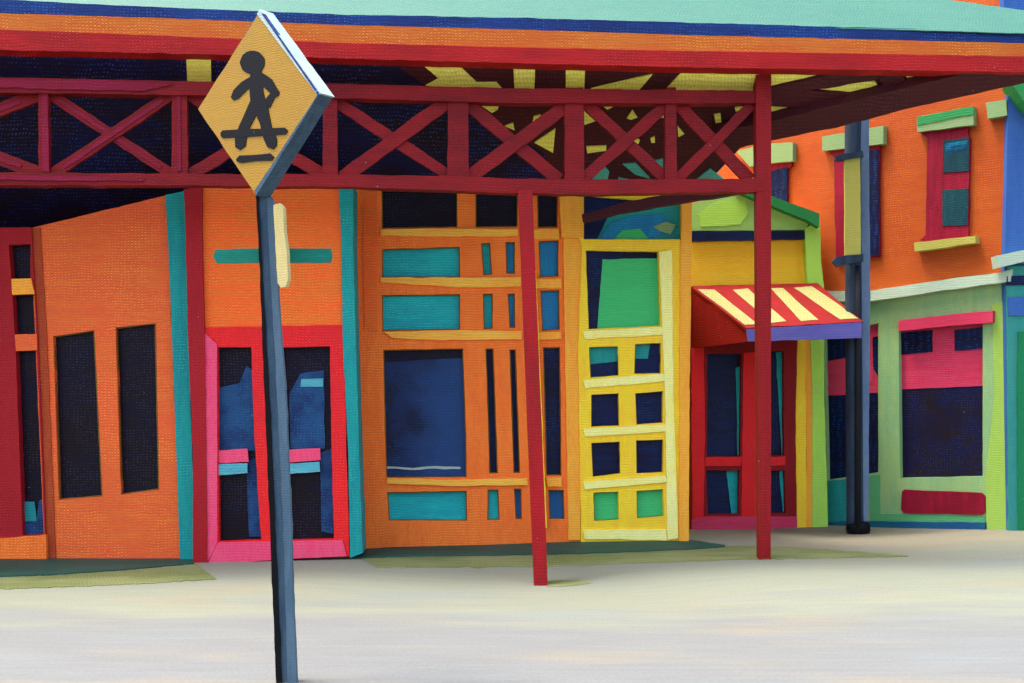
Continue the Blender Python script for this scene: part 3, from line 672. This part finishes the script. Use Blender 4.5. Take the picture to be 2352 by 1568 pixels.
# underside
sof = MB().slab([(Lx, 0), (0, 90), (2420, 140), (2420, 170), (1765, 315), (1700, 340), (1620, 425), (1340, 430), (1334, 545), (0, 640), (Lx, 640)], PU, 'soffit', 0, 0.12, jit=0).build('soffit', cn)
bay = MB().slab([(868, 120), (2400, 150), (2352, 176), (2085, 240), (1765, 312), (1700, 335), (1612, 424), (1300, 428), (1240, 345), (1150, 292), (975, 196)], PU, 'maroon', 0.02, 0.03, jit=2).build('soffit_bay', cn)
Y_ = [[(427, 122), (484, 124), (485, 188), (430, 187)],
 [(955, 135), (1041, 138), (1095, 190), (1140, 190), (1152, 203), (978, 197), (1008, 181)], [(1178, 138), (1230, 140), (1227, 206), (1182, 205)], [(1300, 140), (1344, 142), (1342, 208), (1299, 206)],
 [(1358, 204), (1499, 171), (1465, 210)], [(1528, 208), (1578, 152), (1933, 163), (1765, 204), (1740, 210)], [(1862, 208), (1975, 188), (2010, 187), (2028, 214), (1997, 222), (1880, 211)],
 [(2075, 158), (2224, 162), (2090, 198)], [(1745, 241), (1890, 254), (1745, 282)], [(1095, 235), (1148, 236), (1143, 252), (1130, 259)], [(1258, 236), (1300, 238), (1283, 249)],
 [(1160, 290), (1178, 283), (1182, 299)], [(1226, 268), (1240, 265), (1255, 273), (1220, 298)], [(1228, 328), (1276, 296), (1270, 351)], [(1342, 245), (1372, 276), (1342, 287)],
 [(1376, 236), (1424, 237), (1395, 252)], [(1440, 272), (1453, 253), (1464, 270), (1450, 275)], [(1347, 337), (1393, 335), (1392, 346), (1349, 352)], [(1508, 269), (1528, 253), (1528, 271)],
 [(1556, 290), (1572, 308), (1558, 315)], [(1640, 263), (1655, 261), (1658, 289), (1645, 288)], [(1688, 248), (1722, 238), (1690, 257)], [(1712, 284), (1732, 268), (1732, 286)],
 [(1458, 318), (1470, 322), (1466, 330), (1456, 328)], [(1494, 318), (1504, 314), (1504, 328), (1496, 328)]]
for p_ in Y_: MB().slab(p_, PU, 'skylight', 0.035, 0.02, jit=0.8).build('skylight', cn)
for p_ in ([(1361, 412), (1386, 380), (1399, 395), (1395, 416)], [(1430, 377), (1460, 375), (1493, 410), (1458, 400)], [(1502, 370), (1523, 365), (1523, 392)], [(1594, 418), (1631, 388), (1664, 414)], [(1420, 408), (1445, 414), (1422, 418)]):
    MB().slab(p_, PU, 'dimteal', 0.035, 0.02, jit=0.8).build('roof_light', cn)
# raking end beam and the members that meet it
mb = MB(); mb.slab([(2420, 152), (2352, 160), (2240, 163), (2085, 200), (1940, 236), (1765, 279), (1640, 305), (1640, 352), (1765, 324), (1941, 288), (2085, 249), (2318, 198), (2420, 176)], PU, 'maroon', 0.16, 0.12, jit=1.6); mb.build('raking_beam', cn)
for p_ in ([(1762, 205), (1930, 166), (2060, 166), (2000, 186), (1860, 208), (1762, 226)], [(1762, 226), (1862, 208), (2010, 222), (2000, 232), (1890, 254), (1762, 242)], [(2012, 166), (2064, 162), (2092, 204), (2040, 222)]):
    MB().slab(p_, PU, 'maroon', 0.07, 0.06, jit=1.4).build('soffit_rib', cn)
PL2 = vplane(1340, 12.6, 1740, 12.1)
mb = MB(); mb.slab([(1336, 492), (1440, 462), (1568, 438), (1730, 428), (1730, 438), (1690, 444), (1568, 464), (1440, 486), (1338, 510)], PL2, 'maroon', 0, 0.1, jit=1.6); mb.build('rear_brace', cn)
# truss
slab('top_chord', [(Lx, 140), (0, 177), (440, 186), (784, 192), (1176, 202), (1568, 206), (1762, 208), (1762, 236), (1568, 237), (1176, 236), (784, 225), (440, 218), (0, 212), (Lx, 190)], T0, 'trussred', cn, d=0.1, t=0.14, jit=1.4)
slab('top_chord_highlight', [(Lx, 145), (0, 181), (330, 186), (400, 192), (330, 208), (160, 205), (0, 200), (Lx, 180)], T0, 'trusspink', cn, d=0.115, t=0.03, jit=2)  # painted highlight along the left end of the chord
slab('bottom_chord', [(Lx, 380), (0, 396), (400, 398), (784, 400), (1050, 404), (1176, 410), (1340, 412), (1762, 410), (1762, 440), (1340, 446), (1176, 443), (784, 428), (440, 426), (0, 425), (Lx, 420)], T0, 'trussred', cn, d=0.1, t=0.14, jit=1.4)
slab('bottom_chord_highlight', [(Lx, 388), (0, 402), (200, 405), (330, 409), (330, 414), (150, 414), (0, 413), (Lx, 400)], T0, 'trusspink', cn, d=0.115, t=0.03, jit=1.6)
for u, w_, m_ in ((-420, 34, 0), (100, 22, 1), (412, 34, 2), (758, 32, 0), (1052, 46, 0), (1319, 42, 0), (1541, 24, 0)):
    mb = MB().slab([(u - w_ / 2, 200), (u + w_ / 2, 200), (u + w_ / 2 + 2, 412), (u - w_ / 2 - 1, 412)], T0, 'trussred', 0.07, 0.07, jit=1.4)
    if m_ == 1: mb.slab([(u - 5, 215), (u + 9, 215), (u + 13, 395), (u - 3, 392)], T0, 'trusspink', 0.08, 0.02)
    if m_ == 2: mb.slab([(u - 8, 205), (u + 2, 205), (u + 4, 390), (u - 4, 395)], T0, 'trusspink', 0.08, 0.02)
    mb.build('truss_vertical', cn)
D_ = [((-400, 400), (96, 214), 30, 1), ((-400, 214), (98, 400), 30, 1), ((112, 214), (398, 402), 24, 1), ((396, 214), (118, 402), 26, 1), ((430, 214), (748, 404), 28, 0), ((742, 214), (436, 402), 28, 0),
      ((770, 232), (1034, 404), 26, 0), ((1034, 228), (786, 408), 32, 0), ((1066, 232), (1284, 412), 30, 0), ((1306, 238), (1070, 412), 32, 0),
      ((1342, 232), (1532, 412), 26, 0), ((1536, 236), (1338, 412), 26, 0), ((1552, 234), (1724, 412), 28, 0), ((1728, 240), (1556, 412), 24, 0)]
for i, (a, b, w_, pk) in enumerate(D_):
    dd = 0.02 if i % 2 == 0 else 0.045
    mb = MB().bar(a, b, w_, T0, 'trussred', dd, 0.04, jit=1.6)
    if pk:
        a2 = (a[0] * 0.92 + b[0] * 0.08, a[1] * 0.92 + b[1] * 0.08); b2 = (a[0] * 0.1 + b[0] * 0.9, a[1] * 0.1 + b[1] * 0.9)
        mb.bar(a2, b2, 9, T0, 'trusspink', dd + 0.008, 0.012, jit=1.5)  # painted highlight down the middle of the brace
    mb.build('truss_brace', cn)
# posts: near one leans forward a little, corner post reaches the beam
a, b = hit(1206, 438, T0, 0.05), G(1242, 1342)
mb = MB()
def boxpost(mb, a, b, wa, wb, mat):
    a = Vector(a); b = Vector(b)
    n = 10; rows = []
    for i in range(n + 1):
        t = i / n; c = a.lerp(b, t); w_ = (wa * (1 - t) + wb * t) / 2 * (1 + 0.05 * noise.noise(Vector((t * 9, a.x, 0))))
        rows.append([c + Vector((sx * w_, sy * w_, 0)) for sx, sy in ((-1, -1), (1, -1), (1, 1), (-1, 1))])
    i0 = mb.mi(mat); base = len(mb.v)
    for r in rows: mb.v += r
    for i in range(n):
        for k in range(4):
            p = base + i * 4 + k; q = base + i * 4 + (k + 1) % 4
            mb.f.append((p, p + 4, q + 4, q)); mb.m.append(i0)
    mb.f.append(tuple(base + k for k in range(4))); mb.m.append(i0)
    mb.f.append(tuple(base + n * 4 + k for k in range(4))[::-1]); mb.m.append(i0)
b.z -= 0.0
boxpost(mb, a, b, 0.138, 0.128, 'postred'); mb.build('post', cn)
a, b = hit(1750, 140, T0, 0.06), G(1754, 1283)
mb = MB(); boxpost(mb, a, b, 0.148, 0.118, 'darkred'); mb.build('post', cn)
a, b = hit(-430, 430, T0, 0.05), G(-420, 1330)
mb = MB(); boxpost(mb, a, b, 0.13, 0.125, 'postred'); mb.build('post', cn)

# ------------------------------------------------------------------ lamp post with banner
LPY = 13.95
PLm = Plane((0, LPY, 0), (0, -1, 0))
lb = pY(1970, 1226, LPY)
lm = thing('lamp_post', 'dark slate lamp post with a cream banner in front of the green shopfront', 'lamp post', lb)
zt = pY(1962, 60, LPY).z
def atu(u, v): return pY(u, v, LPY)
mb = MB(); mb.tube([atu(1964, 1222), atu(1964, 1180), atu(1962, 900), atu(1960, 612), atu(1959, 330), atu(1959, 250), atu(1959, 60)], [0.105, 0.1, 0.1, 0.098, 0.096, 0.096, 0.09], 'lampdark', 14)
mb.build('pole', lm, smooth=True)
mb = MB(); mb.tube([atu(1955, 1222) + Vector((0.05, -0.1, 0)), atu(1955, 775) + Vector((0.05, -0.1, 0)), atu(1955, 612) + Vector((0.05, -0.1, 0))], [0.04, 0.04, 0.03], 'lampblack', 10); mb.build('dark_strip', lm, smooth=True)  # narrow darker strip up the front of the lower pole
mb = MB(); mb.slab([(1978, 60), (1996, 60), (1996, 300), (1999, 700), (1994, 1205), (1976, 1208), (1976, 700), (1978, 400)], PLm, 'polelit', 0.05, 0.14); mb.build('lit_side', lm)  # lit right side of the pole, painted as a paler strip
mb = MB(); mb.tube([atu(1971, 1232), atu(1971, 1215), atu(1971, 1203), atu(1971, 1196)], [0.12, 0.145, 0.14, 0.11], 'black', 12); mb.build('base', lm, smooth=True)
mb = MB().slab([(1918, 360), (1930, 354), (1982, 346), (1984, 360), (1930, 368), (1920, 367)], PLm, 'lampdark', 0.16, 0.08); mb.build('banner_arm', lm)
mb = MB().slab([(1913, 600), (1922, 589), (1983, 583), (1983, 600), (1940, 607), (1925, 613)], PLm, 'lampdark', 0.16, 0.08); mb.build('banner_arm', lm)
mb = MB().slab([(1940, 366), (1976, 362), (1977, 584), (1941, 586)], PLm, 'bannercream', 0.14, 0.03); mb.build('banner', lm)
# lamp head above the canopy line, out of the frame
mb = MB(); tp = atu(1959, 60); mb.tube([tp, tp + Vector((0, 0, 0.15)), tp + Vector((0, -0.5, 0.4)), tp + Vector((0, -1.0, 0.42))], [0.07, 0.06, 0.05, 0.05], 'lampdark', 10)
mb.tube([tp + Vector((0, -0.95, 0.42)), tp + Vector((0, -1.15, 0.42)), tp + Vector((0, -1.5, 0.40))], [0.06, 0.13, 0.06], 'lampdark', 12); mb.build('lamp_head', lm, smooth=True)

# ------------------------------------------------------------------ crossing sign
SY = 6.62
al = math.radians(38)
PS = Plane(pY(600, 230, SY), (-math.sin(al), -math.cos(al), 0))
PP = Plane((0, 6.72, 0), (0, -1, 0))
sb = pY(658, 1572, 6.72)
sg = thing('crossing_sign', 'yellow diamond pedestrian crossing sign on a leaning slate post with street name blades', 'road sign', (sb.x, sb.y, 0.0))
face = [(597, 27), (730, 216), (586, 445), (455, 250)]
MB().slab(face, PS, 'signyellow', 0.0, 0.02, jit=1.0).build('sign_plate', sg)
def edge_trim(name, a, b, ins, mat, th=0.1):
    MB().slab([a, b, ins[1], ins[0]], PS, mat, 0.004, th, jit=1.0).build(name, sg)
cx_, cy_ = 592, 235
def inn(p, k=0.045): return (p[0] + (cx_ - p[0]) * k, p[1] + (cy_ - p[1]) * k)
edge_trim('upper_edge', (596, 20), (737, 213), [(590, 32), (728, 217)], 'signwhite')  # white gives the lit upper edge by colour
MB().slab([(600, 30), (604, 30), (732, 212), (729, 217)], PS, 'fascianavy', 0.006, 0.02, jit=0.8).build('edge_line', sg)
edge_trim('lower_edge', (735, 211), (588, 449), [(728, 219), (584, 438)], 'slate')  # slate puts the shade of the lower edge into its colour
MB().slab(grow(face, -6), PS, 'slate', -0.025, 0.05, jit=0).build('backing', sg)
def R(pts): return [(x / 3.0, y / 3.0) for x, y in pts]
mb = MB()
head = [(579.5 + 28.5 * math.cos(t * math.pi / 9) * (1 + 0.03 * math.sin(3 * t)), 143 + 27.5 * math.sin(t * math.pi / 9)) for t in range(18)]
mb.slab(head, PS, 'black', 0.0030, 0.004, jit=0)
mb.slab(R([(1728, 480), (1800, 478), (1815, 560), (1812, 620), (1828, 690), (1850, 745), (1800, 790), (1735, 770), (1725, 700), (1716, 605), (1640, 680), (1608, 692), (1590, 668), (1608, 620), (1660, 565), (1722, 528)]), PS, 'black', 0.0034, 0.004, jit=0.5)
mb.slab(R([(1785, 508), (1812, 504), (1872, 545), (1925, 635), (1920, 655), (1892, 672), (1858, 742), (1824, 724), (1822, 690), (1862, 640), (1806, 590)]), PS, 'black', 0.0038, 0.004, jit=0.5)
mb.slab(R([(1725, 690), (1800, 700), (1762, 795), (1722, 870), (1697, 955), (1690, 1005), (1652, 1033), (1620, 1012), (1618, 955), (1640, 880), (1682, 790)]), PS, 'black', 0.0042, 0.004, jit=0.5)
mb.slab(R([(1745, 710), (1835, 695), (1848, 760), (1872, 880), (1906, 955), (1905, 1000), (1882, 1027), (1842, 1015), (1815, 955), (1790, 850), (1762, 790)]), PS, 'black', 0.0046, 0.004, jit=0.5)
mb.slab(R([(1518, 915), (1532, 897), (1700, 888), (1960, 878), (1982, 900), (1965, 925), (1700, 942), (1535, 950), (1520, 938)]), PS, 'black', 0.0050, 0.004, jit=0.5)
mb.slab(R([(1625, 1095), (1650, 1070), (1760, 1066), (1860, 1055), (1887, 1080), (1870, 1105), (1760, 1108), (1660, 1122), (1630, 1112)]), PS, 'black', 0.0054, 0.004, jit=0.5)
mb.build('pedestrian_symbol', sg)
# post: slate, shaded left and lit right side painted as black and paler strips
def extend(poly): return poly
mb = MB().slab([(590, 440), (624, 452), (640, 800), (656, 1045), (672, 1400), (682, 1620), (640, 1620), (626, 1300), (610, 900), (597, 620)], PP, 'slate', 0.0, 0.07, jit=1.0); pst = mb.build('post', sg)
mb = MB().slab([(587, 446), (594, 450), (603, 640), (618, 900), (630, 1160), (640, 1400), (650, 1620), (636, 1620), (622, 1270), (607, 900), (597, 640)], PP, 'black', 0.012, 0.08, jit=1.3); mb.build('shading_strip', pst)
mb = MB().slab([(612, 452), (626, 454), (640, 700), (655, 900), (667, 1160), (674, 1400), (684, 1620), (662, 1620), (652, 1250), (636, 900), (625, 700)], PP, 'slatelight', 0.008, 0.05, jit=1.3); mb.build('shading_strip', pst)
mb = MB().slab([(494, 573), (592, 570), (665, 570), (760, 571), (763, 588), (760, 602), (665, 603), (592, 603), (498, 604), (490, 590)], PP, 'bladeteal', -0.075, 0.02, jit=1.2); mb.build('street_name_blade', sg)
PB2 = Plane((-1.3, 6.62, 0), (-0.3, -1, 0))
mb = MB().slab([(628, 470), (642, 466), (650, 476), (652, 530), (659, 580), (661, 640), (656, 657), (645, 660), (638, 650), (632, 560)], PB2, 'bladecream', 0.03, 0.035, jit=1.0); mb.build('street_name_blade', sg)
# buried foot of the post
mb = MB(); a = pY(661, 1600, 6.72); mb.tube([a, (a.x + 0.005, a.y, -0.3)], [0.05, 0.05], 'slate', 8); mb.build('footing', sg)

# ------------------------------------------------------------------ light
SUN_EL = 70.0     # high sun standing to the left
wd = bpy.data.worlds.new('World'); S.world = wd; wd.use_nodes = True
nt = wd.node_tree; bg = nt.nodes['Background']; sky = nt.nodes.new('ShaderNodeTexSky')
sky.sky_type = 'NISHITA'; sky.sun_disc = False
az = math.radians(-88)
to_sun = Vector((math.cos(math.radians(SUN_EL)) * math.sin(az), math.cos(math.radians(SUN_EL)) * math.cos(az), math.sin(math.radians(SUN_EL))))
sky.sun_elevation = math.radians(SUN_EL); sky.sun_rotation = az
sky.dust_density = 4.0; sky.air_density = 0.7; sky.ozone_density = 0.6
nt.links.new(sky.outputs[0], bg.inputs[0]); bg.inputs[1].default_value = 0.15
sd = bpy.data.lights.new('sun', 'SUN'); so = bpy.data.objects.new('sun', sd); COL.objects.link(so)
sd.energy = 0.7; sd.angle = math.radians(10); sd.color = (1.0, 0.95, 0.88)
so.rotation_euler = to_sun.to_track_quat('Z', 'Y').to_euler(); so.location = (-6, -2, 12)

S.view_settings.view_transform = 'Standard'; S.view_settings.look = 'None'
S.view_settings.exposure = 2.27; S.view_settings.gamma = 1.0
S.cycles.max_bounces = 6
